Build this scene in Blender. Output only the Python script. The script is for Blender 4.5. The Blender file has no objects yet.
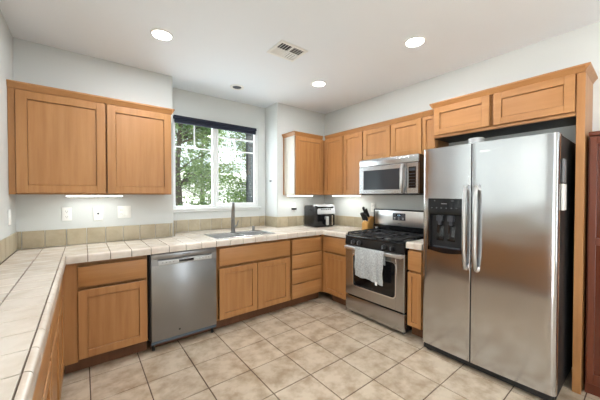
import bpy, bmesh, math, random
from mathutils import Vector, Matrix, noise
random.seed(7)
PI = math.pi
S = bpy.context.scene
C = S.collection

# ------------------------------------------------------------------ camera
cd = bpy.data.cameras.new('camera')
cam = bpy.data.objects.new('camera', cd)
C.objects.link(cam)
cd.sensor_width = 36.0
cd.lens = 277.6 / 600 * 36.0
cd.clip_start = 0.02
cam.location = (-2.467, -2.672, 1.366)
cam.rotation_euler = (math.radians(90 - 0.912), 0, math.radians(-38.029))
S.camera = cam

# ------------------------------------------------------------------ world, sun, daylight, exposure
W = bpy.data.worlds.new('sky')
S.world = W
W.use_nodes = True
wn = W.node_tree
bg = wn.nodes['Background']
bg.inputs[0].default_value = (0.82, 0.92, 1.0, 1)
bg.inputs[1].default_value = 1.2

def lamp(name, kind, loc, energy, color=(1, 1, 1), **kw):
    l = bpy.data.lights.new(name, kind)
    l.energy = energy
    l.color = color
    o = bpy.data.objects.new(name, l)
    o.location = loc
    for k, v in kw.items():
        if k == 'rot': o.rotation_euler = v
        else: setattr(l, k, v)
    C.objects.link(o)
    return o

sun_dir = Vector((0.83, 0.20, -0.50))
sun = lamp('sun', 'SUN', (-9, -4, 8), 26.0, (0.97, 0.99, 1), angle=0.01)
sun.rotation_euler = sun_dir.to_track_quat('-Z', 'Y').to_euler()
# added fill lamp in the unseen dining opening behind and left of the camera
lamp('opening_fill', 'AREA', (-6.40, -4.4, 1.3), 20, (0.80, 0.90, 1.0), shape='RECTANGLE', size=2.2, size_y=3.0,
     rot=(0, math.radians(-90), 0))
lamp('streak_fill', 'AREA', (-.37, -6.2, 1.25), 12, (0.85, 0.93, 1.0), shape='RECTANGLE', size=.22, size_y=2.1, rot=(math.radians(90), 0, 0))  # added lamp in an unseen slit opening, streaks the dishwasher front
# daylight through the kitchen window
lamp('daylight_window', 'AREA', (-1.03, 1.22, 1.77), 16, (0.85, 0.93, 1.0), shape='RECTANGLE', size=1.1, size_y=1.05,
     rot=(math.radians(-90), 0, 0))
CAN_W = 4.2
CAN_W_LEFT = 6.6        # the two lamps over the left side burn brighter
S.view_settings.view_transform = 'Standard'
S.view_settings.look = 'None'
S.view_settings.gamma = 1
S.view_settings.use_curve_mapping = False
S.view_settings.exposure = 0.9

# ------------------------------------------------------------------ materials
def lin(r, g, b):
    f = lambda c: (c / 255 / 12.92) if c / 255 <= 0.04045 else ((c / 255 + 0.055) / 1.055) ** 2.4
    return (f(r), f(g), f(b), 1)

def base_mat(name, col, rough=0.5, metal=0.0, **kw):
    m = bpy.data.materials.new(name)
    m.use_nodes = True
    p = m.node_tree.nodes['Principled BSDF']
    p.inputs['Base Color'].default_value = col
    p.inputs['Roughness'].default_value = rough
    p.inputs['Metallic'].default_value = metal
    for k, v in kw.items():
        p.inputs[k].default_value = v
    return m

def nodes(m):
    t = m.node_tree
    return t, t.nodes, t.links, t.nodes['Principled BSDF']

def noise_tex(t, scale3, scale, detail=4, rough=0.55, coord='Object'):
    N, L = t.nodes, t.links
    tc = N.new('ShaderNodeTexCoord')
    mp = N.new('ShaderNodeMapping')
    mp.inputs['Scale'].default_value = scale3
    nz = N.new('ShaderNodeTexNoise')
    nz.inputs['Scale'].default_value = scale
    nz.inputs['Detail'].default_value = detail
    nz.inputs['Roughness'].default_value = rough
    L.new(tc.outputs[coord], mp.inputs[0])
    L.new(mp.outputs[0], nz.inputs['Vector'])
    return nz

def ramp(t, src, stops):
    r = t.nodes.new('ShaderNodeValToRGB')
    e = r.color_ramp.elements
    e[0].position, e[0].color = stops[0]
    e[1].position, e[1].color = stops[-1]
    for p, c in stops[1:-1]:
        n = e.new(p)
        n.color = c
    t.links.new(src, r.inputs[0])
    return r

def mix(t, a, b, fac, mode='MIX'):
    n = t.nodes.new('ShaderNodeMix')
    n.data_type = 'RGBA'
    n.blend_type = mode
    for v, i in ((fac, 0), (a, 6), (b, 7)):
        if hasattr(v, 'links'): t.links.new(v, n.inputs[i])
        else: n.inputs[i].default_value = v
    return n.outputs[2]

def bump(t, src, strength, dist=0.002):
    b = t.nodes.new('ShaderNodeBump')
    b.inputs['Strength'].default_value = strength
    b.inputs['Distance'].default_value = dist
    t.links.new(src, b.inputs['Height'])
    return b

def wood(name, c0, c1, c2, rough=0.38, horiz=False):
    m = base_mat(name, c1, rough)
    t, N, L, p = nodes(m)
    s = (0.6, 9, 9) if horiz else (9, 9, 0.6)
    n1 = noise_tex(t, s, 3.0, 6, 0.6)
    r1 = ramp(t, n1.outputs['Fac'], [(0.25, c0), (0.5, c1), (0.78, c2)])
    n2 = noise_tex(t, (1, 1, 0.35), 4.0, 3, 0.5)
    r2 = ramp(t, n2.outputs['Fac'], [(0.3, (0.88, 0.86, 0.84, 1)), (0.7, (1, 1, 1, 1))])
    L.new(mix(t, r1.outputs[0], r2.outputs[0], 1.0, 'MULTIPLY'), p.inputs['Base Color'])
    L.new(bump(t, n1.outputs['Fac'], 0.06).outputs[0], p.inputs['Normal'])
    return m

def plaster(name, col, rough=0.85):
    m = base_mat(name, col, rough)
    t, N, L, p = nodes(m)
    n = noise_tex(t, (1, 1, 1), 60, 3, 0.6)
    L.new(bump(t, n.outputs['Fac'], 0.12, 0.003).outputs[0], p.inputs['Normal'])
    return m

def tile(name, c0, c1, rough, sc=6.0, var=0.10, spec=0.5):
    m = base_mat(name, c1, rough)
    t, N, L, p = nodes(m)
    n1 = noise_tex(t, (1, 1, 1), sc, 5, 0.6)
    r1 = ramp(t, n1.outputs['Fac'], [(0.34, c0), (0.60, c1)])
    g = N.new('ShaderNodeNewGeometry')
    r2 = ramp(t, g.outputs['Random Per Island'], [(0.0, (1 - var, 1 - var, 1 - var, 1)), (1.0, (1, 1, 1, 1))])
    L.new(mix(t, r1.outputs[0], r2.outputs[0], 1.0, 'MULTIPLY'), p.inputs['Base Color'])
    L.new(bump(t, n1.outputs['Fac'], 0.05, 0.003).outputs[0], p.inputs['Normal'])
    return m

def steel(name, col, rough, horiz=True, wave=0.0):
    m = base_mat(name, col, rough, 1.0)
    t, N, L, p = nodes(m)
    n = noise_tex(t, (2, 2, 60) if horiz else (60, 60, 2), 2.0, 3, 0.6)
    r = ramp(t, n.outputs['Fac'], [(0.3, (rough * 0.995,) * 3 + (1,)), (0.7, (rough * 1.005,) * 3 + (1,))])
    L.new(r.outputs[0], p.inputs['Roughness'])
    if wave:
        w = noise_tex(t, (1, 1.1, 1.6), 1.7, 1, 0.4)
        L.new(bump(t, w.outputs['Fac'], 1.0, wave).outputs[0], p.inputs['Normal'])
    return m

def emit(name, col, strength):
    m = base_mat(name, col, 0.4)
    p = m.node_tree.nodes['Principled BSDF']
    p.inputs['Emission Color'].default_value = col
    p.inputs['Emission Strength'].default_value = strength
    return m

M = {}
M['wall'] = plaster('wall_paint', lin(210, 213, 211))
M['ceil'] = plaster('ceiling_paint', lin(238, 243, 248))
M['wood'] = wood('maple_honey', lin(166, 113, 66), lin(178, 126, 76), lin(188, 138, 88))
M['wood_h'] = wood('maple_honey_rail', lin(166, 113, 66), lin(178, 126, 76), lin(188, 138, 88), horiz=True)
M['wood_shaded'] = wood('maple_kick_shaded', lin(104, 66, 40), lin(114, 74, 46), lin(124, 82, 52), 0.5)  # maple darkened to paint in the shade of the toe recess
M['side'] = base_mat('cabinet_side_pale', lin(206, 198, 184), 0.4)  # pale even tone for the exposed side of the corner cabinet
M['red'] = wood('cherry_red', lin(92, 44, 26), lin(106, 52, 30), lin(120, 62, 38), 0.3)
M['red_dark'] = wood('cherry_panel', lin(84, 40, 26), lin(94, 46, 30), lin(104, 52, 34), 0.18)
M['floor_tile'] = tile('floor_tile', lin(164, 142, 116), lin(204, 188, 167), 0.33, 7.0, 0.08)
M['floor_grout'] = base_mat('floor_grout', lin(92, 74, 60), 0.9)
M['ctile'] = tile('counter_tile', lin(204, 192, 177), lin(218, 208, 196), 0.22, 8.0, 0.06)
M['etile'] = tile('edge_tile', lin(204, 190, 175), lin(218, 207, 194), 0.25, 8.0, 0.05)
M['stile'] = tile('splash_tile', lin(176, 162, 136), lin(190, 178, 153), 0.3, 8.0, 0.10)
M['grout'] = base_mat('counter_grout', lin(104, 88, 74), 0.9)
M['steel'] = steel('stainless', (0.48, 0.475, 0.47, 1), 0.27)
M['steel_b'] = steel('stainless_bright', (0.66, 0.655, 0.65, 1), 0.33)
M['steel_h'] = steel('stainless_handle', (0.50, 0.50, 0.50, 1), 0.36, False)
M['steel_f'] = steel('stainless_fridge', (0.54, 0.545, 0.56, 1), 0.16, True, 0.012)
M['steel_dw'] = steel('stainless_dishwasher', (0.30, 0.30, 0.305, 1), 0.28, False)
M['chrome'] = base_mat('bright_metal', (0.78, 0.78, 0.77, 1), 0.18, 1.0)
M['nickel'] = base_mat('brushed_nickel', (0.27, 0.265, 0.26, 1), 0.3, 1.0)
M['black'] = base_mat('black_enamel', (0.008, 0.008, 0.009, 1), 0.22)
M['blackm'] = base_mat('black_matte', (0.012, 0.012, 0.013, 1), 0.55)
M['blackg'] = base_mat('black_glass', (0.006, 0.006, 0.007, 1), 0.06)
M['iron'] = base_mat('cast_iron', (0.016, 0.016, 0.018, 1), 0.6)
M['mwglass'] = base_mat('microwave_glass', (0.035, 0.04, 0.047, 1), 0.08)
M['grey'] = base_mat('grey_plastic', lin(120, 122, 126), 0.45)
M['dgrey'] = base_mat('dark_grey_plastic', lin(52, 56, 64), 0.4)
M['silverp'] = base_mat('silver_plastic', lin(196, 198, 200), 0.3, 0.5)
M['silver_top'] = base_mat('silver_top_plastic', lin(214, 216, 218), 0.35, 0.25)
M['white'] = base_mat('white_plastic', lin(240, 240, 236), 0.4)
M['vinyl'] = base_mat('white_vinyl', lin(238, 240, 240), 0.4)
M['navy'] = base_mat('navy_fabric', lin(24, 30, 48), 0.8)
M['lcd'] = base_mat('grey_display', lin(92, 106, 120), 0.2)
M['lcdtxt'] = emit('display_digits', (0.55, 0.8, 1.0, 1), 0.2)
M['print'] = base_mat('light_print', lin(180, 182, 186), 0.5)
M['towel'] = base_mat('grey_cloth', lin(176, 178, 178), 0.95)
t, N, L, p = nodes(M['towel'])
nz = noise_tex(t, (1, 1, 1), 260, 2, 0.6)
L.new(bump(t, nz.outputs['Fac'], 0.6, 0.003).outputs[0], p.inputs['Normal'])
wv = noise_tex(t, (1, 1, 1), 90, 2, 0.6)
L.new(ramp(t, wv.outputs['Fac'], [(0.35, lin(150, 152, 152)), (0.65, lin(190, 192, 192))]).outputs[0], p.inputs['Base Color'])
M['bamboo'] = wood('knife_block_wood', lin(196, 142, 70), lin(212, 160, 86), lin(222, 172, 98), 0.45)
M['lamp_glow'] = emit('lamp_lens', (1.0, 0.97, 0.92, 1), 14.0)
M['led_glow'] = emit('led_lens', (0.95, 1.0, 0.98, 1), 5.0)
M['bark'] = base_mat('bark', lin(96, 84, 70), 0.9)
M['stucco'] = base_mat('grey_stucco', lin(36, 40, 39), 0.9)
M['concrete'] = base_mat('pale_concrete', lin(224, 220, 212), 0.9)
M['house'] = base_mat('white_stucco', lin(244, 242, 238), 0.9)
def leafmat(name, a, b):
    m = base_mat(name, a, 0.5)
    t, N, L, p = nodes(m)
    g = N.new('ShaderNodeNewGeometry')
    L.new(ramp(t, g.outputs['Random Per Island'], [(0, a), (1, b)]).outputs[0], p.inputs['Base Color'])
    p.inputs['Transmission Weight'].default_value = 0.0
    tr = N.new('ShaderNodeBsdfTranslucent')
    L.new(ramp(t, g.outputs['Random Per Island'], [(0, a), (1, b)]).outputs[0], tr.inputs[0])
    mx = N.new('ShaderNodeMixShader'); mx.inputs[0].default_value = 0.4
    out = N['Material Output']
    L.new(p.outputs[0], mx.inputs[1]); L.new(tr.outputs[0], mx.inputs[2]); L.new(mx.outputs[0], out.inputs[0])
    return m
M['leaf'] = leafmat('leaf_green', lin(82, 112, 58), lin(158, 184, 112))
M['leaf2'] = leafmat('leaf_pale', lin(98, 126, 70), lin(166, 190, 122))
# clear glazing: thin pane, mostly lets light through, faint reflection
g = bpy.data.materials.new('window_glass'); g.use_nodes = True
t = g.node_tree; N = t.nodes; L = t.links
N.remove(N['Principled BSDF'])
tr = N.new('ShaderNodeBsdfTransparent'); tr.inputs[0].default_value = (0.97, 0.985, 0.98, 1)
gl = N.new('ShaderNodeBsdfGlossy'); gl.inputs['Roughness'].default_value = 0.02
mx = N.new('ShaderNodeMixShader')
mx.inputs[0].default_value = 0.05; L.new(tr.outputs[0], mx.inputs[1]); L.new(gl.outputs[0], mx.inputs[2])
L.new(mx.outputs[0], N['Material Output'].inputs[0])
M['glass'] = g

# ------------------------------------------------------------------ mesh builder
class MB:
    def __init__(self):
        self.bm = bmesh.new()
    def box(self, x0, x1, y0, y1, z0, z1, bev=0.0, seg=1):
        if x0 > x1: x0, x1 = x1, x0
        if y0 > y1: y0, y1 = y1, y0
        if z0 > z1: z0, z1 = z1, z0
        b = bmesh.new()
        bmesh.ops.create_cube(b, size=1.0)
        for v in b.verts:
            v.co = Vector(((x0 + x1) / 2 + v.co.x * (x1 - x0), (y0 + y1) / 2 + v.co.y * (y1 - y0), (z0 + z1) / 2 + v.co.z * (z1 - z0)))
        if bev > 0:
            bmesh.ops.bevel(b, geom=list(b.edges), offset=bev, segments=seg, affect='EDGES', profile=0.5)
        self._merge(b)
        return self
    def _merge(self, b, mat=None):
        if mat is not None:
            bmesh.ops.transform(b, matrix=mat, verts=b.verts)
        me = bpy.data.meshes.new('tmp')
        b.to_mesh(me)
        b.free()
        self.bm.from_mesh(me)
        bpy.data.meshes.remove(me)
    def cyl(self, p0, p1, r0, r1=None, seg=20, caps=True):
        if r1 is None: r1 = r0
        p0, p1 = Vector(p0), Vector(p1)
        d = p1 - p0
        b = bmesh.new()
        bmesh.ops.create_cone(b, cap_ends=caps, segments=seg, radius1=r0, radius2=r1, depth=d.length)
        m = Matrix.Translation((p0 + p1) / 2) @ d.to_track_quat('Z', 'Y').to_matrix().to_4x4()
        self._merge(b, m)
        return self
    def sphere(self, c, r, seg=16, scale=(1, 1, 1)):
        b = bmesh.new()
        bmesh.ops.create_uvsphere(b, u_segments=seg, v_segments=max(6, seg // 2), radius=r)
        self._merge(b, Matrix.Translation(c) @ Matrix.Diagonal((*scale, 1)))
        return self
    def tube(self, pts, rad, seg=12, flat=1.0, up=Vector((0, 0, 1))):
        pts = [Vector(p) for p in pts]
        n = len(pts)
        if not hasattr(rad, '__len__'): rad = [rad] * n
        rings = []
        ref = None
        for i, p in enumerate(pts):
            d = (pts[min(i + 1, n - 1)] - pts[max(i - 1, 0)]).normalized()
            if ref is None:
                a = up if abs(d.dot(up)) < 0.95 else Vector((1, 0, 0))
                ref = (a - d * a.dot(d)).normalized()
            else:
                ref = (ref - d * ref.dot(d)).normalized()
            s = d.cross(ref)
            rings.append([self.bm.verts.new(p + (ref * math.cos(2 * PI * k / seg) * flat + s * math.sin(2 * PI * k / seg)) * rad[i]) for k in range(seg)])
        for i in range(n - 1):
            for k in range(seg):
                self.bm.faces.new((rings[i][k], rings[i][(k + 1) % seg], rings[i + 1][(k + 1) % seg], rings[i + 1][k]))
        self.bm.faces.new(rings[0][::-1])
        self.bm.faces.new(rings[-1])
        return self
    def lathe(self, prof, c=(0, 0, 0), seg=32):
        c = Vector(c)
        rings = []
        for r, z in prof:
            if r < 1e-6:
                rings.append([self.bm.verts.new(c + Vector((0, 0, z)))])
            else:
                rings.append([self.bm.verts.new(c + Vector((r * math.cos(2 * PI * k / seg), r * math.sin(2 * PI * k / seg), z))) for k in range(seg)])
        for a, b in zip(rings, rings[1:]):
            for k in range(seg):
                k2 = (k + 1) % seg
                if len(a) == 1 and len(b) == 1: continue
                if len(a) == 1: self.bm.faces.new((a[0], b[k2], b[k]))
                elif len(b) == 1: self.bm.faces.new((a[k], a[k2], b[0]))
                else: self.bm.faces.new((a[k], a[k2], b[k2], b[k]))
        return self
    def prism(self, poly, lo, hi, axis='x', bev=0):
        """poly: 2-D outline in the two other axes (in xyz order), extruded along axis"""
        def mk(a, p):
            if axis == 'x': return (a, p[0], p[1])
            if axis == 'y': return (p[0], a, p[1])
            return (p[0], p[1], a)
        b = bmesh.new()
        A = [b.verts.new(mk(lo, p)) for p in poly]
        B = [b.verts.new(mk(hi, p)) for p in poly]
        b.faces.new(A)
        b.faces.new(B[::-1])
        for i in range(len(poly)):
            j = (i + 1) % len(poly)
            b.faces.new((A[i], B[i], B[j], A[j]))
        bmesh.ops.recalc_face_normals(b, faces=b.faces)
        if bev > 0:
            bmesh.ops.bevel(b, geom=list(b.edges), offset=bev, segments=2, affect='EDGES', profile=0.5)
        self._merge(b)
        return self
    def rot(self, ang, c=(0, 0, 0), axis='Z'):
        c = Vector(c)
        bmesh.ops.transform(self.bm, matrix=Matrix.Translation(c) @ Matrix.Rotation(ang, 4, axis) @ Matrix.Translation(-c), verts=self.bm.verts)
        return self

def obj(name, mb, mat, parent=None, kind=None, label=None, cat=None, group=None, smooth=35):
    me = bpy.data.meshes.new(name)
    bm = mb.bm
    bmesh.ops.recalc_face_normals(bm, faces=bm.faces)
    if parent is None:
        xs = [v.co for v in bm.verts]
        o0 = Vector(((min(v.x for v in xs) + max(v.x for v in xs)) / 2, (min(v.y for v in xs) + max(v.y for v in xs)) / 2, min(v.z for v in xs)))
        bmesh.ops.translate(bm, vec=-o0, verts=bm.verts)
    bm.to_mesh(me)
    bm.free()
    for pl in me.polygons: pl.use_smooth = True
    me.set_sharp_from_angle(angle=math.radians(smooth))
    me.materials.append(M[mat])
    o = bpy.data.objects.new(name, me)
    C.objects.link(o)
    if parent is None: o.location = o0
    else: o.parent = parent
    if kind: o['kind'] = kind
    if label: o['label'] = label
    if cat: o['category'] = cat
    if group: o['group'] = group
    return o

def thing(name, label, cat, loc=(0, 0, 0), rotz=0.0, group=None):
    o = bpy.data.objects.new(name, None)
    o.empty_display_size = 0.1
    o.location = loc
    o.rotation_euler = (0, 0, rotz)
    o['label'] = label
    o['category'] = cat
    if group: o['group'] = group
    C.objects.link(o)
    return o

def dup(root, loc, rotz=None, label=None, group=None):
    r = root.copy(); C.objects.link(r); r.location = loc
    if rotz is not None: r.rotation_euler = (0, 0, rotz)
    if label: r['label'] = label
    if group: r['group'] = group
    for ch in list(root.children):
        c = ch.copy(); C.objects.link(c); c.parent = r
        for gch in list(ch.children):
            d = gch.copy(); C.objects.link(d); d.parent = c
    return r

def bx(*a, **k): return MB().box(*a, **k)
def struct(name, mb, mat): return obj(name, mb, mat, kind='structure')

# main measurements (metres); room corner of the base cabinet faces is the origin
XL, XR, YB, YW, H = -2.905, 0.565, 0.57, 0.893, 2.658
XS0, XS1 = -1.685, -0.335            # window recess
YF = -6.0                            # far end of the room behind the camera
XD, YD = -6.5, -2.75                 # dining area opening off to the left behind the camera
WX0, WX1, WZ0, WZ1 = -1.612, -0.455, 1.212, 2.335

# ------------------------------------------------------------------ room shell
P = 0.332
fx, fy = -1.775, -0.405
mb = MB()
mb.box(XL, XR, YF, YB, -0.10, -0.004).box(XD, XL, YF, YD, -0.10, -0.004)
flo = struct('floor', mb, 'floor_grout')
mb = MB()
i0, i1 = math.floor((XD - fx) / P), math.ceil((XR - fx) / P)
j0, j1 = math.floor((YF - fy) / P), math.ceil((YB - fy) / P)
for i in range(i0, i1):
    for j in range(j0, j1):
        if fx + i * P < XL and fy + j * P > YD - P: continue
        a0, a1 = max(fx + i * P + .0036, XD), min(fx + (i + 1) * P - .0036, XR)
        b0, b1 = max(fy + j * P + .0036, YF), min(fy + (j + 1) * P - .0036, YB)
        if a1 - a0 > .01 and b1 - b0 > .01:
            mb.box(a0, a1, b0, b1, -.006, 0, .0015)
ft = obj('floor_tiles', mb, 'floor_tile', None, kind='structure')

struct('ceiling', MB().box(XL - .2, XR + .2, YF - .14, 1.3, H, H + .12).box(XD - .14, XL - .2, YF - .14, YD + .14, H, H + .12), 'ceil')
struct('sun_block_roof', bx(XL - 1.5, XR + 1.5, -5.2, 1.27, H + .14, 5.8), 'house')  # unseen upper block, added to keep sun off the trees
LY0, LY1, LZ0, LZ1 = -2.1, -.42, 1.10, 2.30      # side window above the left run, beside the camera
mb = MB().box(XL - .14, XL, YD, LY0, 0, H).box(XL - .14, XL, LY1, YB, 0, H).box(XL - .14, XL, LY0, LY1, 0, LZ0).box(XL - .14, XL, LY0, LY1, LZ1, H)
struct('wall_left', mb, 'wall')
w2 = bpy.data.objects.new('window_2', None); w2['kind'] = 'structure'; C.objects.link(w2)
mb = MB(); xa, xb, f = XL - .11, XL - .05, .04
mb.box(xa, xb, LY0, LY1, LZ0, LZ0 + f).box(xa, xb, LY0, LY1, LZ1 - f, LZ1).box(xa, xb, LY0, LY0 + f, LZ0 + f, LZ1 - f).box(xa, xb, LY1 - f, LY1, LZ0 + f, LZ1 - f)
mb.box(xa, xb, (LY0 + LY1) / 2 - .02, (LY0 + LY1) / 2 + .02, LZ0 + f, LZ1 - f)
obj('window_frame', mb, 'vinyl', w2)
obj('window_pane', bx(xa + .028, xa + .032, LY0 + f, LY1 - f, LZ0 + f, LZ1 - f), 'glass', w2)
struct('wall_dining', bx(XD, XL - .14, YD, YD + .14, 0, H), 'wall')
struct('wall_glazed', MB().box(XD - .14, XD, YF, -5.9, 0, H).box(XD - .14, XD, -2.9, YD + .14, 0, H).box(XD - .14, XD, -5.9, -2.9, 2.42, H), 'wall')
struct('wall_right', bx(XR, XR + .14, YF, YB, 0, H), 'wall')

def bull(x0, x1, y0, y1, edge_x, edge_y, r=.018):
    """wall block with one rounded vertical corner"""
    b = bmesh.new()
    bmesh.ops.create_cube(b, size=1)
    for v in b.verts:
        v.co = Vector((x1 if v.co.x > 0 else x0, y1 if v.co.y > 0 else y0, H if v.co.z > 0 else 0))
    es = [e for e in b.edges if all(abs(v.co.x - edge_x) < 1e-5 and abs(v.co.y - edge_y) < 1e-5 for v in e.verts)]
    bmesh.ops.bevel(b, geom=es, offset=r, segments=5, affect='EDGES', profile=0.5)
    return b
mb = MB()
mb._merge(bull(XL - .14, XS0, YB, YW + .12, XS0, YB))
struct('wall_back', mb, 'wall')
mb = MB()
mb._merge(bull(XS1, XR + .14, YB, YW + .12, XS1, YB))
struct('wall_back_corner', mb, 'wall')
mb = MB()
mb.box(XS0, WX0, YW, YW + .12, 0, H).box(WX1, XS1, YW, YW + .12, 0, H)
mb.box(WX0, WX1, YW, YW + .12, 0, WZ0).box(WX0, WX1, YW, YW + .12, WZ1, H)
struct('wall_window', mb, 'wall')
mb = MB()
y0, y1 = YW + .12, 1.27
mb.box(-3.4, WX0 - .0, y0, y1, 0, H).box(WX1, 1.2, y0, y1, 0, H)
mb.box(WX0, WX1, y0, y1, 0, WZ0 - .03).box(WX0, WX1, y0, y1, WZ1 + .03, H)
struct('wall_outside', mb, 'stucco')
struct('wall_front', MB().box(XD - .14, -.50, YF - .14, YF, 0, H).box(-.24, XR + .14, YF - .14, YF, 0, H).box(-.50, -.24, YF - .14, YF, 0, .15).box(-.50, -.24, YF - .14, YF, 2.35, H), 'wall')

# ------------------------------------------------------------------ window
win = bpy.data.objects.new('window_1', None); win['kind'] = 'structure'; C.objects.link(win)
win.location = (0, 0, 0)
ya, yb = YW + .004, YW + .075
mb = MB(); f = .028
mb.box(WX0, WX1, ya, yb, WZ0, WZ0 + f, .003).box(WX0, WX1, ya, yb, WZ1 - f, WZ1, .003)
mb.box(WX0, WX0 + f, ya, yb, WZ0 + f, WZ1 - f, .003).box(WX1 - f, WX1, ya, yb, WZ0 + f, WZ1 - f, .003)
obj('window_frame', mb, 'vinyl', win)
mxl, mxr = -1.118, -1.035
# fixed left light
mb = MB()
mb.box(mxl, mxl + .045, ya + .02, yb - .004, WZ0 + f, WZ1 - f, .003)
obj('mullion', mb, 'vinyl', win)
mb = MB()
mb.box(WX0 + f, mxl, ya + .034, ya + .046, 1.966 - .007, 1.966 + .007).box(-1.345 - .007, -1.345 + .007, ya + .034, ya + .046, 1.975, WZ1 - f)
obj('window_grid', mb, 'vinyl', win)
obj('window_pane', bx(WX0 + f, mxl, ya + .038, ya + .042, WZ0 + f, WZ1 - f), 'glass', win)
# sliding right sash
sx0, sx1, sz0, sz1 = mxl + .045, WX1 - f, WZ0 + f, WZ1 - f
mb = MB(); s = .028
mb.box(sx0, sx1, ya + .004, ya + .032, sz0, sz0 + s, .003).box(sx0, sx1, ya + .004, ya + .032, sz1 - s, sz1, .003)
mb.box(sx0, sx0 + s, ya + .004, ya + .032, sz0 + s, sz1 - s, .003).box(sx1 - s, sx1, ya + .004, ya + .032, sz0 + s, sz1 - s, .003)
sash = obj('sliding_sash', mb, 'vinyl', win)
mb = MB()
mb.box(sx0 + s, sx1 - s, ya + .012, ya + .024, 1.977 - .007, 1.977 + .007)
mb.box(sx0 + s, sx1 - s, ya + .012, ya + .024, 2.145 - .011, 2.145 + .011)
mb.box(-.80 - .007, -.80 + .007, ya + .012, ya + .024, 1.986, 2.134)
obj('sash_grid', mb, 'vinyl', sash)
obj('sash_pane', bx(sx0 + s, sx1 - s, ya + .016, ya + .020, sz0 + s, sz1 - s), 'glass', sash)
obj('latch', bx(sx0 + .008, sx0 + .028, ya - .008, ya + .004, 1.72, 1.79, .003), 'vinyl', sash)
mb = MB()
mb.box(WX0 - .03, WX1 + .03, YW - .045, YW + .004, WZ0 - .022, WZ0, .004, 2)
mb.box(WX0 - .01, WX1 + .01, YW - .016, YW, WZ0 - .05, WZ0 - .022, .003)
struct('trim_1', mb, 'vinyl')

# ------------------------------------------------------------------ counter geometry
GX = lambda k: -2.871 + .143 * k
GY = lambda k: .015 + .143 * k
HOLE = (-1.385, -.70, .085, .455)
def cut(r, h=HOLE):
    x0, x1, y0, y1 = r
    a0, a1, b0, b1 = h
    if x1 <= a0 or x0 >= a1 or y1 <= b0 or y0 >= b1: return [r]
    out = []
    if x0 < a0: out.append((x0, a0, y0, y1)); x0 = a0
    if x1 > a1: out.append((a1, x1, y0, y1)); x1 = a1
    if y0 < b0: out.append((x0, x1, y0, b0))
    if y1 > b1: out.append((x0, x1, b1, y1))
    return out
def lines(lo, hi, g):
    k = [v for v in sorted(g(i) for i in range(-40, 60)) if lo + .012 < v < hi - .012]
    return [lo] + k + [hi]
def tiles(mb, x0, x1, y0, y1, gx=GX, gy=GY, z0=.911, z1=.921, gap=.0026):
    X, Y = (lines(x0, x1, gx) if callable(gx) else gx), lines(y0, y1, gy)
    for a, b in zip(X, X[1:]):
        for c, d in zip(Y, Y[1:]):
            for r in cut((a, b, c, d)):
                if r[1] - r[0] > .012 and r[3] - r[2] > .012:
                    mb.box(r[0] + gap, r[1] - gap, r[2] + gap, r[3] - gap, z0, z1, .0016)
def nosing(mb, u0, u1, face, inner, axis, g):
    """rounded edge tiles; axis is the run direction"""
    for a, b in zip(lines(u0, u1, g), lines(u0, u1, g)[1:]):
        b2 = bmesh.new(); bmesh.ops.create_cube(b2, size=1)
        lo, hi = min(face, inner), max(face, inner)
        for v in b2.verts:
            uu = b - .0024 if (v.co.x if axis == 'x' else v.co.y) > 0 else a + .0024
            ww = hi if (v.co.y if axis == 'x' else v.co.x) > 0 else lo
            v.co = Vector((uu, ww, .923 if v.co.z > 0 else .864) if axis == 'x' else (ww, uu, .923 if v.co.z > 0 else .864))
        k = 1 if axis == 'x' else 0
        es = [e for e in b2.edges if all(abs(v.co[k] - face) < 1e-5 and v.co.z > .9 for v in e.verts)]
        bmesh.ops.bevel(b2, geom=es, offset=min(.018, (hi - lo) * .8), segments=5, affect='EDGES', profile=0.5)
        mb._merge(b2)

LEND = -2.62
ct = thing('countertop', 'beige square tile worktop running in a U from the left wall to the stove', 'countertop', (0, 0, 0))
mb = MB()
for r in cut((XL + .001, XR - .001, .015, YB - .001)): mb.box(*r, .8645, .9125)
for r in cut((XS0 + .002, XS1 - .002, YB - .001, YW - .002)): mb.box(*r, .8645, .9125)
mb.box(XL + .001, -2.592, LEND + .005, .015, .8645, .9125).box(.015, XR - .001, -.438, .015, .8645, .9125)
obj('grout_bed', mb, 'grout', ct)
mb = MB()
tiles(mb, -2.592, XR - .014, .015, YB - .013)
tiles(mb, XS0 + .014, XS1 - .014, YB - .013, YW - .014)
tiles(mb, XL + .013, -2.592, LEND + .005, YB - .013, gx=[XL + .013, -2.738, -2.592])
tiles(mb, .015, XR - .014, -.438, .015)
obj('tile_surface', mb, 'ctile', ct)
mb = MB()
nosing(mb, -2.570, -.035, -.035, .012, 'x', GX)
nosing(mb, LEND, .013, -2.570, -2.589, 'y', GY)
nosing(mb, -.438, .013, -.035, .012, 'y', GY)
obj('edge_tile', mb, 'etile', ct)
# splash
ZS0, ZS1 = .9225, 1.067
def splash_row(mb, u0, u1, wall, side, axis, g):
    """side: sign of the direction into the room"""
    q = lines(u0, u1, g)
    for a, b in zip(q, q[1:]):
        lo, hi = sorted((wall + side * .001, wall + side * .011))
        if axis == 'x': mb.box(a + .0024, b - .0024, lo, hi, ZS0, ZS1, .0016)
        else: mb.box(lo, hi, a + .0024, b - .0024, ZS0, ZS1, .0016)
mb = MB()
splash_row(mb, LEND, YB - .012, XL, 1, 'y', lambda k: .536 - .143 * k)
splash_row(mb, XL + .001, XS0 - .012, YB, -1, 'x', GX)
splash_row(mb, XS0 + .012, XS1 - .012, YW, -1, 'x', GX)
splash_row(mb, YB - .002, YW - .012, XS1, -1, 'y', lambda k: .57 + .143 * k)
splash_row(mb, YB - .002, YW - .012, XS0, 1, 'y', lambda k: .57 + .143 * k)
splash_row(mb, XS1 - .011, XR - .001, YB, -1, 'x', GX)
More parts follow.
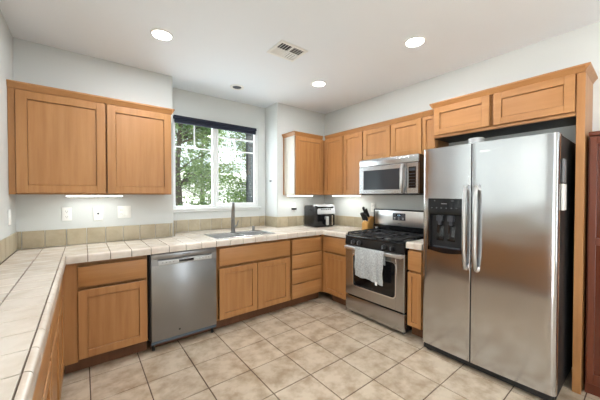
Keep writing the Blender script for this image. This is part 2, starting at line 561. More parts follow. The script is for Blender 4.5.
splash_row(mb, -.445, YB - .012, XR, -1, 'y', lambda k: .536 - .143 * k)
obj('backsplash', mb, 'stile', ct)

ce = thing('countertop', 'short strip of beige tile worktop squeezed between stove and refrigerator', 'countertop', (0, 0, 0))
obj('grout_bed', bx(.015, XR - .001, -1.366, -1.206, .8645, .9125), 'grout', ce)
mb = MB(); tiles(mb, .015, XR - .014, -1.366, -1.206, gy=lambda k: -1.29 + .143 * k); obj('tile_surface', mb, 'ctile', ce)
mb = MB(); nosing(mb, -1.366, -1.206, -.035, .015, 'y', lambda k: -1.29 + .143 * k); obj('edge_tile', mb, 'etile', ce)

# ------------------------------------------------------------------ cabinets (local: u right, d into wall, z up)
def shaker(name, u0, u1, z0, z1, parent, rail=.058, th=.019, mat='wood'):
    if u0 > u1: u0, u1 = u1, u0
    mb = MB(); e = .0022
    mb.box(u0, u0 + rail, -th, -.0008, z0, z1, e).box(u1 - rail, u1, -th, -.0008, z0, z1, e)
    mb.box(u0 + rail - .001, u1 - rail + .001, -th, -.0008, z0, z0 + rail, e).box(u0 + rail - .001, u1 - rail + .001, -th, -.0008, z1 - rail, z1, e)
    # small bead on the inside of the frame
    d = obj(name, mb, mat, parent)
    g = .0032
    obj('door_panel', bx(u0 + rail + g, u1 - rail - g, -th + .010, -.003, z0 + rail + g, z1 - rail - g), mat, d)
    return d
def slab(name, u0, u1, z0, z1, parent, th=.019, mat='wood_h'):
    return obj(name, bx(min(u0, u1), max(u0, u1), -th, -.0008, z0, z1, .004, 2), mat, parent)
def crown(mb, u0, u1, z0, z1, d1, ov=.024, left=True, right=True):
    """angled top moulding: front, with returns back along the sides to depth d1"""
    prof = lambda k: [(-k * .3, z0), (-k * .55, z0 + (z1 - z0) * .25), (-k, z1 - .012), (-k, z1), (d1, z1), (d1, z0)]
    a = u0 - (ov if left else 0); b = u1 + (ov if right else 0)
    p = [(-.004, z0), (-.010, z0 + .012), (-ov + .004, z1 - .016), (-ov, z1 - .012), (-ov, z1), (d1, z1), (d1, z0)]
    mb.prism(p, a + (ov if left else 0), b - (ov if right else 0), 'x')
    if left:
        q = [(u0, z0), (u0 - .006, z0 + .012), (a + .004, z1 - .016), (a, z1 - .012), (a, z1), (u0, z1)]
        mb.prism(q, -ov + .001, d1, 'y')
    if right:
        q = [(u1, z0), (u1 + .006, z0 + .012), (b - .004, z1 - .016), (b, z1 - .012), (b, z1), (u1, z1)]
        mb.prism(q, -ov + .001, d1, 'y')
R90 = -PI / 2
FR = .028              # depth of the frame behind the overlay fronts
def stiles(t, z0, z1, *rng):
    for a, b in rng: obj('face_stile', bx(a, b, 0, FR - .0005, z0, z1, .0008), 'wood', t)
BZ0, BZ1 = .105, .8635
ROW = (.655, .842)     # drawer row
LOW = (.122, .636)     # door below

def base(name, label, loc, rotz, w, depth=.565, kick=True, u_start=0.0):
    t = thing(name, label, 'cabinet', loc, rotz)
    obj('carcass', bx(u_start, w, FR, depth, BZ0, BZ1, .001), 'wood', t)
    if kick: obj('toe_kick', bx(u_start, w, .085, depth, 0.0005, BZ0), 'wood_shaded', t)
    return t
# back run
c = base('base_cabinet', 'honey maple base cabinet left of the dishwasher, one drawer above one door', (-2.588, 0, 0), 0, .553, .568)
stiles(c, BZ0, BZ1, (0, .081))
slab('drawer', .084, .545, .672, .828, c); shaker('door', .084, .545, .128, .648, c)
c = thing('sink_cabinet', 'wide honey maple base cabinet under the sink with two doors', 'cabinet', (-1.424, 0, 0))
mb = MB()
w = .898
mb.box(0, .018, FR, .565, BZ0, BZ1).box(w - .018, w, FR, .565, BZ0, BZ1).box(.018, w - .018, FR, .565, BZ0, BZ0 + .018).box(.018, w - .018, .555, .565, BZ0, BZ1)
mb.box(.018, w - .018, FR, FR + .018, .60, BZ1)
obj('carcass', mb, 'wood', c)
obj('toe_kick', bx(0, w, .085, .565, .0005, BZ0), 'wood_shaded', c)
slab('false_drawer_front', .018, .882, .662, .838, c)
shaker('door', .018, .445, .122, .634, c); shaker('door', .453, .882, .122, .634, c)
c = base('drawer_cabinet', 'narrow honey maple base cabinet with a stack of four drawers', (-.524, 0, 0), 0, .522)
stiles(c, BZ0, BZ1, (.494, .522))
for z0, z1 in ((.662, .838), (.482, .650), (.302, .470), (.122, .290)): slab('drawer', .016, .488, z0, z1, c)
# right run
c = thing('corner_cabinet', 'honey maple base cabinet in the corner left of the stove, drawer above door', 'cabinet', (0, 0, 0), R90)
obj('carcass', bx(-.566, .436, FR, .562, BZ0, BZ1, .001), 'wood', c)
stiles(c, BZ0, BZ1, (0, .034))
obj('toe_kick', bx(.085, .436, .085, .562, .0005, BZ0), 'wood_shaded', c)
slab('drawer', .04, .430, ROW[0], ROW[1], c); shaker('door', .04, .430, LOW[0], LOW[1], c)
c = thing('base_cabinet', 'very narrow honey maple base cabinet between stove and refrigerator', 'cabinet', (0, -1.206, 0), R90)
obj('carcass', bx(0, .158, FR, .562, BZ0, BZ1, .001), 'wood', c); obj('toe_kick', bx(0, .158, .085, .562, .0005, BZ0), 'wood_shaded', c)
slab('drawer', .012, .150, ROW[0], ROW[1], c); shaker('door', .012, .150, LOW[0], LOW[1], c, rail=.04)
# left run (seen edge-on)
yy = -.055
lab = ['honey maple base cabinet on the left run, farthest from the camera beside the inner corner',
       'honey maple base cabinet on the left run, second from the inner corner',
       'honey maple base cabinet on the left run, third from the inner corner',
       'honey maple base cabinet on the left run, nearest the camera']
ys = [.566, -.475, -1.02, -1.62, LEND + .012]
for k in range(4):
    a, b = ys[k + 1] + .0015, ys[k] - .0015
    c = thing('base_cabinet', lab[k], 'cabinet', (-2.604, a, 0), PI / 2)
    wd = b - a
    obj('carcass', bx(0, wd, FR, .298, BZ0, BZ1, .001), 'wood', c)
    if k == 0: stiles(c, BZ0, BZ1, (-.040 - a, -.001 - a))
    obj('toe_kick', bx(0, min(wd, -.005 - a) if k == 0 else wd, .05, .298, .0005, BZ0), 'wood_shaded', c)
    e = wd - .016 if k else -.045 - a
    slab('drawer', .016, e, ROW[0], ROW[1] - .004, c); shaker('door', .016, e, LOW[0], LOW[1], c)

# wall cabinets
UZ0, UZ1, CZ = 1.376, 2.172, 2.224
c = thing('wall_cabinet', 'large honey maple wall cabinet with two doors left of the window', 'cabinet', (XL + .002, .305, UZ0))
w = 1.140
obj('carcass', bx(0, w, FR, .263, 0, UZ1 - UZ0, .001), 'wood', c)
stiles(c, 0, UZ1 - UZ0, (0, .038))
shaker('door', .042, .596, .010, UZ1 - UZ0 - .006, c, rail=.064); shaker('door', .608, 1.130, .010, UZ1 - UZ0 - .006, c, rail=.064)
mb = MB(); crown(mb, 0, w, UZ1 - UZ0, CZ - UZ0, .263, left=False); obj('crown_molding', mb, 'wood_h', c)

c = thing('wall_cabinet', 'single-door wall cabinet with pale side panel, right of the window in the corner', 'cabinet', (-.234, .305, UZ0))
obj('carcass', bx(0.004, .530, FR, .263, 0, UZ1 - UZ0, .001), 'wood', c)
obj('side_panel', bx(0, .004, .0, .235, .0, UZ1 - UZ0 - .002), 'side', c)
obj('back_stile', bx(-.002, .004, .235, .263, 0, UZ1 - UZ0), 'wood', c)
stiles(c, 0, UZ1 - UZ0, (.5025, .5295))
shaker('door', .010, .498, .006, UZ1 - UZ0 - .006, c)
mb = MB(); crown(mb, 0, .502, UZ1 - UZ0, CZ - UZ0, .263, right=False); obj('crown_molding', mb, 'wood_h', c)

def right_wall_cab(name, label, y0, y1, z0, z1, doors, ctop, xf=.30, u_front=None, crown_rng=None):
    c = thing(name, label, 'cabinet', (xf, y0, z0), R90)
    obj('carcass', bx(0, y0 - y1, FR, XR - .002 - xf, 0, z1 - z0, .001), 'wood', c)
    for a, b in doors: shaker('door', y0 - a, y0 - b, .008, z1 - z0 - .006, c, rail=.055 if a - b > .2 else .035)
    if crown_rng:
        mb = MB(); crown(mb, y0 - crown_rng[0], y0 - crown_rng[1], z1 - z0, ctop - z0, XR - .002 - xf, left=False, right=False)
        obj('crown_molding', mb, 'wood_h', c)
    return c
right_wall_cab('wall_cabinet', 'tall two-door honey maple wall cabinet between the corner and the microwave', .566, -.421, UZ0, UZ1, ((.266, -.086), (-.098, -.414)), CZ, crown_rng=(.265, -.421))
right_wall_cab('wall_cabinet', 'short two-door honey maple wall cabinet directly above the microwave', -.423, -1.188, 1.790, UZ1, ((-.429, -.811), (-.823, -1.182)), CZ, crown_rng=(-.423, -1.188))
right_wall_cab('wall_cabinet', 'very narrow honey maple wall cabinet squeezed between microwave and refrigerator', -1.190, -1.333, UZ0, UZ1, ((-1.196, -1.327),), CZ, crown_rng=(-1.190, -1.303))

c = thing('refrigerator_cabinet', 'pale maple two-door cabinet mounted above the refrigerator', 'cabinet', (.206, -1.340, 1.915), R90)
zt = 2.203 - 1.915
obj('carcass', bx(0, .989, FR, .357, 0.004, zt, .001), 'wood_h', c)
obj('face_rail', bx(0, .989, 0, FR - .0005, 0, .022, .001), 'wood_h', c)
obj('shade_panel', bx(.002, .987, FR, .356, 0, .004), 'blackm', c)  # near-black underside: shade above the refrigerator put into the colour
shaker('door', .016, .478, .026, zt - .004, c, rail=.056, mat='wood_h'); shaker('door', .506, .986, .026, zt - .004, c, rail=.056, mat='wood_h')
mb = MB(); crown(mb, 0, 1.036, zt, 2.250 - 1.915, .357, .024); obj('crown_molding', mb, 'wood_h', c)
obj('refrigerator_end_panel', bx(.206, XR - .002, -2.375, -2.3315, 0.0005, 2.202, .0015), 'wood', None, label='tall maple end panel standing right of the refrigerator', cat='panel')

# tall reddish cabinet at the right edge
c = thing('tall_cupboard', 'dark reddish-brown tall wooden cupboard at the right edge beside the end panel', 'cupboard', (.27, -2.388, 0), R90)
hh = 1.80; w = .84
obj('carcass', bx(0, w, .0, .29, .0005, hh - .03, .002), 'red', c)
obj('cornice', bx(-.001, w + .012, -.014, .292, hh - .03, hh, .005, 2), 'red', c)
for u0, u1 in ((.008, .415), (.425, .832)):
    mb = MB(); e = .003; r = .034
    z0, z1, zm0, zm1 = .08, hh - .038, 1.03, 1.08
    mb.box(u0, u0 + r, -.022, -.001, z0, z1, e).box(u1 - r, u1, -.022, -.001, z0, z1, e)
    for a, b in ((z0, z0 + .07), (zm0, zm1), (z1 - .05, z1)): mb.box(u0 + r - .001, u1 - r + .001, -.022, -.001, a, b, e)
    d = obj('door', mb, 'red', c)
    mb = MB(); mb.box(u0 + r - .003, u1 - r + .003, -.010, -.002, z0 + .06, zm0 + .004, 0).box(u0 + r - .003, u1 - r + .003, -.010, -.002, zm1 - .004, z1 - .045, 0)
    obj('door_panel', mb, 'red_dark', d)
    ku = u1 - .02 if u0 < .2 else u0 + .02
    mb = MB(); mb.cyl((ku, -.022, 1.0), (ku, -.04, 1.0), .006).sphere((ku, -.044, 1.0), .012); obj('knob', mb, 'nickel', d)

# ------------------------------------------------------------------ refrigerator (local: u to the right, d into wall)
fr = thing('refrigerator', 'stainless steel side-by-side refrigerator with ice and water dispenser in left door', 'refrigerator', (-.112, -1.405, 0), R90)
FW = .892; split0, split1 = .392, .399; FZ0, FZ1 = .072, 1.768
obj('body', bx(.006, FW - .006, .068, .655, .03, 1.766, .006, 2), 'blackm', fr)
def fdoor(u0, u1):
    """gently bowed door with rounded vertical edges"""
    front = []
    ds = lambda u: .012 * (2 * u / FW - 1) ** 2
    ra, rb = (.026 if u0 < .01 else .004), (.026 if u1 > FW - .01 else .004)
    for k in range(6):
        th = k / 5 * PI / 2
        u = u0 + ra * (1 - math.cos(th)); front.append((u, ds(u) + ra * (1 - math.sin(th))))
    for i in range(1, 12):
        u = u0 + ra + (u1 - u0 - ra - rb) * i / 12; front.append((u, ds(u)))
    for k in range(6):
        th = PI / 2 - k / 5 * PI / 2
        u = u1 - rb * (1 - math.cos(th)); front.append((u, ds(u) + rb * (1 - math.sin(th))))
    poly = front + [(u1, .062), (u0, .062)]
    return poly
# freezer door with a rectangular opening for the dispenser
D0, D1, DZ0, DZ1 = .060, .340, .905, 1.338
def door_mesh(u0, u1, hole=None):
    mb = MB(); poly = fdoor(u0, u1)
    if not hole:
        mb.prism(poly, FZ0, FZ1, 'z')
        return mb
    mb.prism(poly, FZ0, DZ0, 'z'); mb.prism(poly, DZ1, FZ1, 'z')
    fl = [q for q in poly[:-2] if q[0] < D0]; ds = lambda u: .012 * (2 * u / FW - 1) ** 2
    mb.prism(fl + [(D0, ds(D0)), (D0, .062), (u0, .062)], DZ0, DZ1, 'z')
    frp = [q for q in poly[:-2] if q[0] > D1]
    mb.prism([(D1, ds(D1))] + frp + [(u1, .062), (D1, .062)], DZ0, DZ1, 'z')
    bmesh.ops.remove_doubles(mb.bm, verts=mb.bm.verts, dist=1e-5)
    # drop the coplanar inner caps between the stacked prisms
    dead = [f for f in mb.bm.faces if abs(f.normal.z) > .9 and (abs(f.calc_center_median().z - DZ0) < 1e-4 or abs(f.calc_center_median().z - DZ1) < 1e-4) and (f.calc_center_median().x < D0 or f.calc_center_median().x > D1)]
    bmesh.ops.delete(mb.bm, geom=dead, context='FACES_ONLY')
    return mb
fdl = obj('freezer_door', door_mesh(0, split0, True), 'steel_f', fr)
fdr = obj('refrigerator_door', door_mesh(split1, FW), 'steel_f', fr)
# dispenser
mb = MB()
mb.box(D0 - .004, D1 + .004, .0, .012, 1.205, DZ1 + .004, .003)
mb.box(D0 - .004, D0 + .012, .0, .012, DZ0 - .006, 1.205, .002).box(D1 - .012, D1 + .004, .0, .012, DZ0 - .006, 1.205, .002)
arc = [(D0 - .004, .93)] + [(D0 - .004 + (D1 - D0 + .008) * i / 12, .905 - .018 * math.sin(PI * i / 12)) for i in range(13)] + [(D1 + .004, .93)]
mb.prism(arc, .0, .014, 'y')
obj('dispenser_panel', mb, 'blackg', fdl)
mb = MB()
mb.box(D0 + .001, D1 - .001, .052, .060, DZ0 + .001, 1.21).box(D0 + .001, D0 + .006, .01, .052, DZ0 + .001, 1.21).box(D1 - .006, D1 - .001, .01, .052, DZ0 + .001, 1.21)
mb.box(D0 + .006, D1 - .006, .012, .052, DZ0 + .001, DZ0 + .02)
obj('dispenser_recess', mb, 'blackm', fdl)
obj('dispenser_tray', bx(D0 + .03, D1 - .03, .006, .05, .928, .936, .002), 'dgrey', fdl)
for u in (.145, .235):
    mb = MB(); mb.box(u - .026, u + .026, .018, .05, 1.15, 1.203, .004).cyl((u, .034, 1.118), (u, .034, 1.155), .012, .016)
    obj('spout', mb, 'dgrey', fdl)
    mb = MB(); mb.prism([(.046, 1.12), (.030, .99), (.036, .985), (.052, 1.12)], u - .030, u + .030, 'x', .002)
    obj('paddle', mb, 'blackg', fdl)
for u in (.09, .13, .17, .21, .25, .29): obj('control_icon', bx(u - .005, u + .005, -.0012, .002, 1.260, 1.265), 'grey', fdl)
obj('badge', bx(.17, .215, -.0012, .002, 1.296, 1.301), 'grey', fdl)
obj('indicator', bx(.11, .118, -.0012, .002, 1.320, 1.326), 'grey', fdl); obj('indicator', bx(.25, .27, -.0012, .002, 1.320, 1.325), 'grey', fdl)
# handles
def fhandle(u, par):
    z0, z1 = .795, 1.440
    mb = MB(); pts = []
    for i in range(25):
        s = i / 24
        z = z0 + (z1 - z0) * s
        d = -.052 + .038 * (abs(2 * s - 1) ** 5)
        pts.append((u, d, z))
    mb.tube(pts, [.0140] * 25, 14, flat=.8, up=Vector((0, 1, 0)))
    h = obj('handle', mb, 'steel_h', par)
    for z in (z0 + .012, z1 - .012): obj('handle_mount', bx(u - .017, u + .017, -.026, .006, z - .022, z + .022, .006, 2), 'steel', par)
fhandle(.364, fdl); fhandle(.438, fdr)
obj('base_grille', bx(.01, FW - .01, .03, .10, .018, .068, .004), 'blackm', fr)
for u in (.05, FW - .05):
    mb = MB(); mb.cyl((u - .018, .06, .0225), (u + .018, .06, .0225), .022, seg=20); obj('wheel', mb, 'blackm', fr)
for u in (.05, FW - .05): obj('hinge_cover', bx(u - .035, u + .035, .10, .20, 1.7665, 1.782, .006, 2), 'blackm', fr)
obj('rear_foot', bx(.03, FW - .03, .55, .62, .0005, .03), 'blackm', fr)
obj('badge', bx(.452, .52, -.0005, .006, 1.69, 1.705, .001), 'chrome', fdr)
# things on the refrigerator
mb = MB(); mb.lathe([(0, 0), (.048, 0), (.052, .004), (.053, .028), (.050, .031), (0, .031)], (0, 0, 0))
t_ = thing('round_tin', 'small round pale tin lying on top of the refrigerator', 'tin', (-.025, -1.800, 1.7685))
obj('tin_body', mb, 'silverp', t_)
mb = MB(); mb.lathe([(0, .0315), (.0545, .0315), (.0555, .033), (.0555, .043), (.053, .046), (0, .046)]); obj('lid', mb, 'silverp', t_)
t_ = thing('magnetic_holder', 'small grey and white magnetic holder stuck on the black side of the refrigerator', 'holder', (.015, -2.2965, 1.27))
obj('tray', bx(-.045, .035, -.016, -.0005, 0, .172, .004, 2), 'white', t_)
obj('upper_clip', bx(-.04, .03, -.014, -.0005, .180, .335, .004, 2), 'grey', t_)

# ------------------------------------------------------------------ microwave
mw = thing('microwave', 'stainless over-the-range microwave with black window, fixed under the short cabinets', 'microwave', (.165, -.468, 1.372), R90)
mh = .414; mwid = .750
obj('housing', bx(0, mwid, .028, .397, 0.012, mh, .003), 'black', mw)
obj('vent_strip', bx(0, mwid, .004, .028, .335, mh, .004, 2), 'steel', mw)
obj('underside', bx(.01, mwid - .01, .03, .39, 0, .0125, .003), 'blackm', mw)
du = .622
mb = MB()
wz0, wz1, wu0, wu1 = .062, .283, 0.062, .545
mb.box(0, wu0, 0, .028, .014, .331, .003).box(wu1, du, 0, .028, .014, .331, .003).box(wu0 - .002, wu1 + .002, 0, .028, .014, wz0, .003).box(wu0 - .002, wu1 + .002, 0, .028, wz1, .331, .003)
mdoor = obj('door', mb, 'steel', mw)
obj('window', bx(wu0 - .004, wu1 + .004, .004, .02, wz0 - .004, wz1 + .004), 'mwglass', mdoor)
mb = MB(); pts = []
for i in range(21):
    s = i / 20; pts.append((.588 + .018 * (1 - (2 * s - 1) ** 2) - .010, -.046 + .042 * abs(2 * s - 1) ** 4, .022 + .296 * s))
mb.tube(pts, [.014 + .006 * (1 - (2 * i / 20 - 1) ** 2) for i in range(21)], 12, up=Vector((0, 1, 0))); obj('handle', mb, 'steel_h', mdoor)
obj('control_panel', bx(du + .002, mwid, 0, .028, .014, .331, .003), 'steel', mw)
kp = obj('keypad', bx(.645, .725, -.0015, .004, .072, .288, .001), 'blackg', mw)
obj('display', bx(.652, .718, -.0025, .002, .248, .276), 'dgrey', kp)
for r in range(5):
    for q in range(3): obj('key', bx(.655 + q * .022, .667 + q * .022, -.0025, .002, .092 + r * .03, .102 + r * .03), 'dgrey', kp)

# ------------------------------------------------------------------ gas range
rg = thing('gas_range', 'black and stainless gas range with four knobs, standing between cabinets', 'stove', (0, -.441, 0), R90)
rw = .760
obj('body', bx(.002, rw - .002, .0, .530, .032, .885, .003), 'black', rg)
mb = MB(); mb.box(0, rw, -.045, .535, .885, .906, .006, 2); obj('cooktop', mb, 'black', rg)
mb = MB(); mb.prism([(-.040, .800), (-.050, .806), (-.040, .884), (.0, .884), (.0, .800)], .002, rw - .002, 'x'); cp = obj('control_panel', mb, 'black', rg)
for u in (.124, .209, .532, .626):
    mb = MB(); mb.cyl((u, -.042, .843), (u, -.056, .841), .026, .025).cyl((u, -.056, .841), (u, -.080, .838), .020, .018)
    kb = obj('knob', mb, 'blackm', rg)
    mb = MB(); mb.box(u - .004, u + .004, -.086, -.058, .822, .858, .002); obj('grip', mb, 'grey', kb)
mb = MB(); ou0, ou1, oz0, oz1 = .118, .660, .348, .700
mb.box(0.003, ou0, -.044, -.002, .228, .798, .004).box(ou1, rw - .003, -.044, -.002, .228, .798, .004).box(ou0 - .003, ou1 + .003, -.044, -.002, .228, oz0, .004).box(ou0 - .003, ou1 + .003, -.044, -.002, oz1, .798, .004)
od = obj('oven_door', mb, 'steel', rg)
obj('oven_window', bx(ou0 - .004, ou1 + .004, -.036, -.008, oz0 - .004, oz1 + .004), 'blackg', od)
def ring(u0, u1, z0, z1, r, wd, y0, y1):
    mb = MB(); out = []; inn = []
    for (cu, cz, a0) in ((u1 - r, z1 - r, 0), (u0 + r, z1 - r, 90), (u0 + r, z0 + r, 180), (u1 - r, z0 + r, 270)):
        for k in range(7):
            a = math.radians(a0 + k * 15)
            out.append((cu + r * math.cos(a), cz + r * math.sin(a))); inn.append((cu + (r - wd) * math.cos(a), cz + (r - wd) * math.sin(a)))
    n = len(out); b = mb.bm
    V = [[b.verts.new((p[0], y, p[1])) for p in q] for q, y in ((out, y0), (inn, y0), (inn, y1), (out, y1))]
    for s in range(4):
        for i in range(n):
            j = (i + 1) % n
            b.faces.new((V[s][i], V[s][j], V[(s + 1) % 4][j], V[(s + 1) % 4][i]))
    return mb
obj('window_bezel', ring(ou0 - .012, ou1 + .012, oz0 - .012, oz1 + .012, .05, .012, -.048, -.042), 'chrome', od)
mb = MB()
pts = [(.03 + (rw - .06) * i / 20, -.088, .775) for i in range(21)]
mb.box(.022, rw - .012, -.090, -.074, .758, .792, .005, 3)
for u in (.03, rw - .03): mb.box(u - .016, u + .016, -.078, -.043, .760, .790, .004, 2)
obj('handle', mb, 'steel_b', od)
mb = MB(); mb.box(.003, rw - .003, -.040, -.002, .036, .212, .005, 2); obj('storage_drawer', mb, 'steel', rg)
for u in (.05, rw - .05):
    for d in (.03, .49): obj('foot', MB().cyl((u, d, .0005), (u, d, .046), .016, seg=14), 'blackm', rg)
# backguard
mb = MB(); mb.box(0, rw, .478, .540, .905, 1.200, .008, 2); bgd = obj('backguard', mb, 'black', rg)
obj('steel_fascia', bx(.024, rw - .024, .472, .482, 1.005, 1.185, .004, 2), 'steel_b', rg)
dsp = obj('clock_panel', bx(.288, .455, .466, .476, 1.072, 1.158, .006, 2), 'dgrey', rg)
obj('clock_display', bx(.335, .405, .464, .470, 1.118, 1.148, .001), 'blackg', dsp)
mb = MB()
def digit(mb, u, z, h, y, segs):
    w = h * .55; t = h * .12
    S7 = {'a': (0, w, h - t, h), 'g': (0, w, h / 2 - t / 2, h / 2 + t / 2), 'd': (0, w, 0, t), 'f': (0, t, h / 2, h), 'b': (w - t, w, h / 2, h), 'e': (0, t, 0, h / 2), 'c': (w - t, w, 0, h / 2)}
    for s in segs:
        a, b, c, d = S7[s]; mb.box(u + a, u + b, y - .0006, y + .0006, z + c, z + d)
for k, sg in enumerate(('bc', 'abgcd', 'abcdef')): digit(mb, .350 + k * .016 , 1.125, .016, .4635, sg)
obj('clock_digits', mb, 'lcdtxt', dsp)
for q in range(3):
    for r in range(2): obj('touch_key', bx(.305 + q * .055, .328 + q * .055, .4648, .468, 1.082 + r * .016, 1.090 + r * .016), 'print', dsp)
obj('badge', bx(.355, .405, .4705, .474, 1.028, 1.036), 'grey', rg)
obj('rating_label', bx(.028, .072, .4755, .479, .955, .972), 'print', rg)
# burners and grates
for u in (.19, .57):
    for d in (.09, .34):
        mb = MB(); mb.lathe([(0, 0), (.075, 0), (.075, .003), (.048, .006), (.048, .014), (0, .014)], (u, d, .906)); bn = obj('burner', mb, 'blackm', rg)
        mb = MB(); mb.lathe([(0, .0145), (.034, .0145), (.038, .018), (.036, .024), (0, .026)], (u, d, .906)); obj('burner_cap', mb, 'iron', bn)
for u0, u1 in ((.022, .374), (.386, .738)):
    mb = MB(); z0, z1 = .932, .946; y0, y1 = -.028, .455; b = .011
    for d in (y0, (y0 + y1) / 2 - b / 2, y1 - b): mb.box(u0, u1, d, d + b, z0, z1, .002)
    for u in (u0, u1 - b): mb.box(u, u + b, y0, y1, z0, z1, .002)
    um = (u0 + u1) / 2
    for d in (.09, .34):
        mb.box(um - b / 2, um + b / 2, d - .115, d - .03, z0, z1 + .003, .002).box(um - b / 2, um + b / 2, d + .03, d + .115, z0, z1 + .003, .002)
        mb.box(u0, um - .03, d - b / 2, d + b / 2, z0, z1 + .003, .002).box(um + .03, u1, d - b / 2, d + b / 2, z0, z1 + .003, .002)
    for u in (u0, u1 - b):
        for d in (y0, (y0 + y1) / 2 - b / 2, y1 - b): mb.box(u, u + b, d, d + b, .9062, z0, .001)
    obj('grate', mb, 'iron', rg)

# towel over the oven handle (world coordinates)
def towel():
    mb = MB(); b = mb.bm
    nu, nv = 40, 46
    rows = []
    for layer in (0,):
        pass
    prof = []
    # profile: back hem behind the bar, over the bar, long front fall
    back = [(-.0675, .66), (-.0675, .72), (-.0680, .765), (-.0700, .792)]
    top = [(-.0760, .7985), (-.0825, .7995), (-.0890, .7980), (-.0940, .7925)]
    front = [(-.0960, .78)] + [(-.0960 - .004 * math.sin(i / 22 * PI * .9), .78 - (.78 - .478) * i / 22) for i in range(1, 23)]
    prof = back + top + front
    V = []
    for j, (d, z) in enumerate(prof):
        row = []
        for i in range(nu + 1):
            s = i / nu
            u = .190 + .372 * s
            k = max(0, min(1, (.80 - z) / .12)) if d < -.085 else 0
            fold = math.sin(s * 17 + .6) * .006 + math.sin(s * 31 + 1.3 + z * 3) * .003
            dd = d + (fold - .008) * k
            low = (z - .478) / .32
            zz = z
            if j >= len(back) + len(top): zz = z - (s * .030 - .012 + .006 * math.sin(s * 9)) * (1 - low)
            u2 = u + (0.004 * math.sin(z * 40) ) * k + (s - .5) * -.010 * k * (1 - low)
            row.append(b.verts.new((u2, dd, zz)))
        V.append(row)
    for r0, r1 in zip(V, V[1:]):
        for i in range(nu): b.faces.new((r0[i], r0[i + 1], r1[i + 1], r1[i]))
    bmesh.ops.recalc_face_normals(b, faces=b.faces)
    ext = bmesh.ops.solidify(b, geom=list(b.faces), thickness=.0025)
    return mb
tw = thing('dish_towel', 'light grey dish towel hanging folded over the oven door handle', 'towel', (0, -.441, 0), R90)
obj('cloth', towel(), 'towel', tw)
obj('care_tag', bx(.470, .496, -.1135, -.1115, .445, .482, .0005), 'white', tw)

# ------------------------------------------------------------------ dishwasher
dw = thing('dishwasher', 'stainless steel dishwasher built in under the counter left of the sink', 'dishwasher', (-2.030, 0, 0))
ww = .602
obj('tub', bx(.004, ww - .004, .012, .560, .10, .862, .002), 'blackm', dw)
mb = MB()
mb.box(.016, ww - .012, -.024, .012, .098, .756, .003, 2).box(.016, ww - .012, -.024, .012, .810, .853, .003, 2)
mb.box(.016, .072, -.024, .012, .754, .812, 0).box(ww - .062, ww - .012, -.024, .012, .754, .812, 0)
dd = obj('door', mb, 'steel_dw', dw)
mb = MB(); mb.prism([(-.030, .757), (-.032, .762), (-.030, .795), (-.012, .800), (-.012, .757)], .072, ww - .062, 'x'); obj('control_strip', mb, 'silverp', dd)
obj('pocket_handle', bx(.072, ww - .062, -.006, .010, .756, .812), 'grey', dd)
obj('display', bx(.242, .372, -.0335, -.028, .768, .789, .001), 'blackg', dd)
for u in (.10, .13, .16, .19, .42, .45, .48, .505): obj('key', bx(u, u + .012, -.0322, -.029, .776, .781), 'grey', dd)
obj('badge', bx(.275, .345, -.0246, -.020, .832, .838), 'dgrey', dd)
obj('lock_button', MB().cyl((.245, -.0242, .155), (.245, -.0275, .155), .008, seg=16), 'blackm', dd)
obj('kick_plate', bx(.02, ww - .016, .075, .09, .004, .0995, .001), 'wood_shaded', dw)
obj('lower_trim', bx(.016, ww - .012, -.016, .03, .070, .0965, .002), 'lcd', dw)
for u in (.03, ww - .045):
    mb = MB(); mb.box(u - .012, u + .030, -.004, .05, .060, .0985, .003).cyl((u + .01, .035, .0005), (u + .01, .035, .061), .012, seg=14)
    obj('leg', mb, 'blackm', dw)

# ------------------------------------------------------------------ sink and faucet
sk = thing('sink', 'double bowl stainless steel sink set into the tiled counter', 'sink', (-1.0425, .27, .921))
mb = MB()
a0, a1, b0, b1 = HOLE[0] - 1.0425 * -1, HOLE[1] + 1.0425, HOLE[2] - .27, HOLE[3] - .27
def basin(mb, x0, x1, y0, y1, depth, r=.05):
    """open bowl, walls with thickness"""
    for off, zt, flip in ((0, .003, False), (-.002, .003, True)):
        b = mb.bm; rings = []
        for (ins, z) in ((off, zt), (off + .004, -depth * .85), (off + .03, -depth + (0 if not flip else -.002))):
            ring_ = []
            for (cx, cy, st) in ((x1 - ins - r, y1 - ins - r, 0), (x0 + ins + r, y1 - ins - r, 90), (x0 + ins + r, y0 + ins + r, 180), (x1 - ins - r, y0 + ins + r, 270)):
                for k in range(6):
                    a = math.radians(st + k * 18); ring_.append(b.verts.new((cx + r * math.cos(a), cy + r * math.sin(a), z)))
            rings.append(ring_)
        n = len(rings[0])
        for q, w_ in zip(rings, rings[1:]):
            for i in range(n): b.faces.new((q[i], q[(i + 1) % n], w_[(i + 1) % n], w_[i]))
        b.faces.new(rings[-1])
bl = MB(); basin(bl, a0 + .012, -.006, b0 + .012, b1 - .075, .17)
obj('bowl', bl, 'steel_b', sk)
br = MB(); basin(br, .012, a1 - .012, b0 + .012, b1 - .075, .15)
obj('bowl', br, 'steel_b', sk)
mb = MB()   # rim frame around both bowls plus faucet deck at the back
mb.box(a0 - .012, a1 + .012, b0 - .012, b0 + .014, .0005, .006, .002).box(a0 - .012, a1 + .012, b1 - .077, b1 + .012, .0005, .006, .002)
mb.box(a0 - .012, a0 + .014, b0 + .014, b1 - .077, .0005, .006, .002).box(a1 - .014, a1 + .012, b0 + .014, b1 - .077, .0005, .006, .002)
mb.box(-.008, .014, b0 + .014, b1 - .077, .0005, .005, .002)
obj('rim', mb, 'steel', sk)
for u in ((a0 - .006 + .012) / 2 , (a1) / 2):
    mb = MB(); mb.lathe([(.0, .002), (.03, .002), (.036, .006), (.034, .008), (.024, .004), (0, .004)], (u, (b0 + b1 - .06) / 2, -.168 if u < 0 else -.148)); obj('drain', mb, 'chrome', sk)

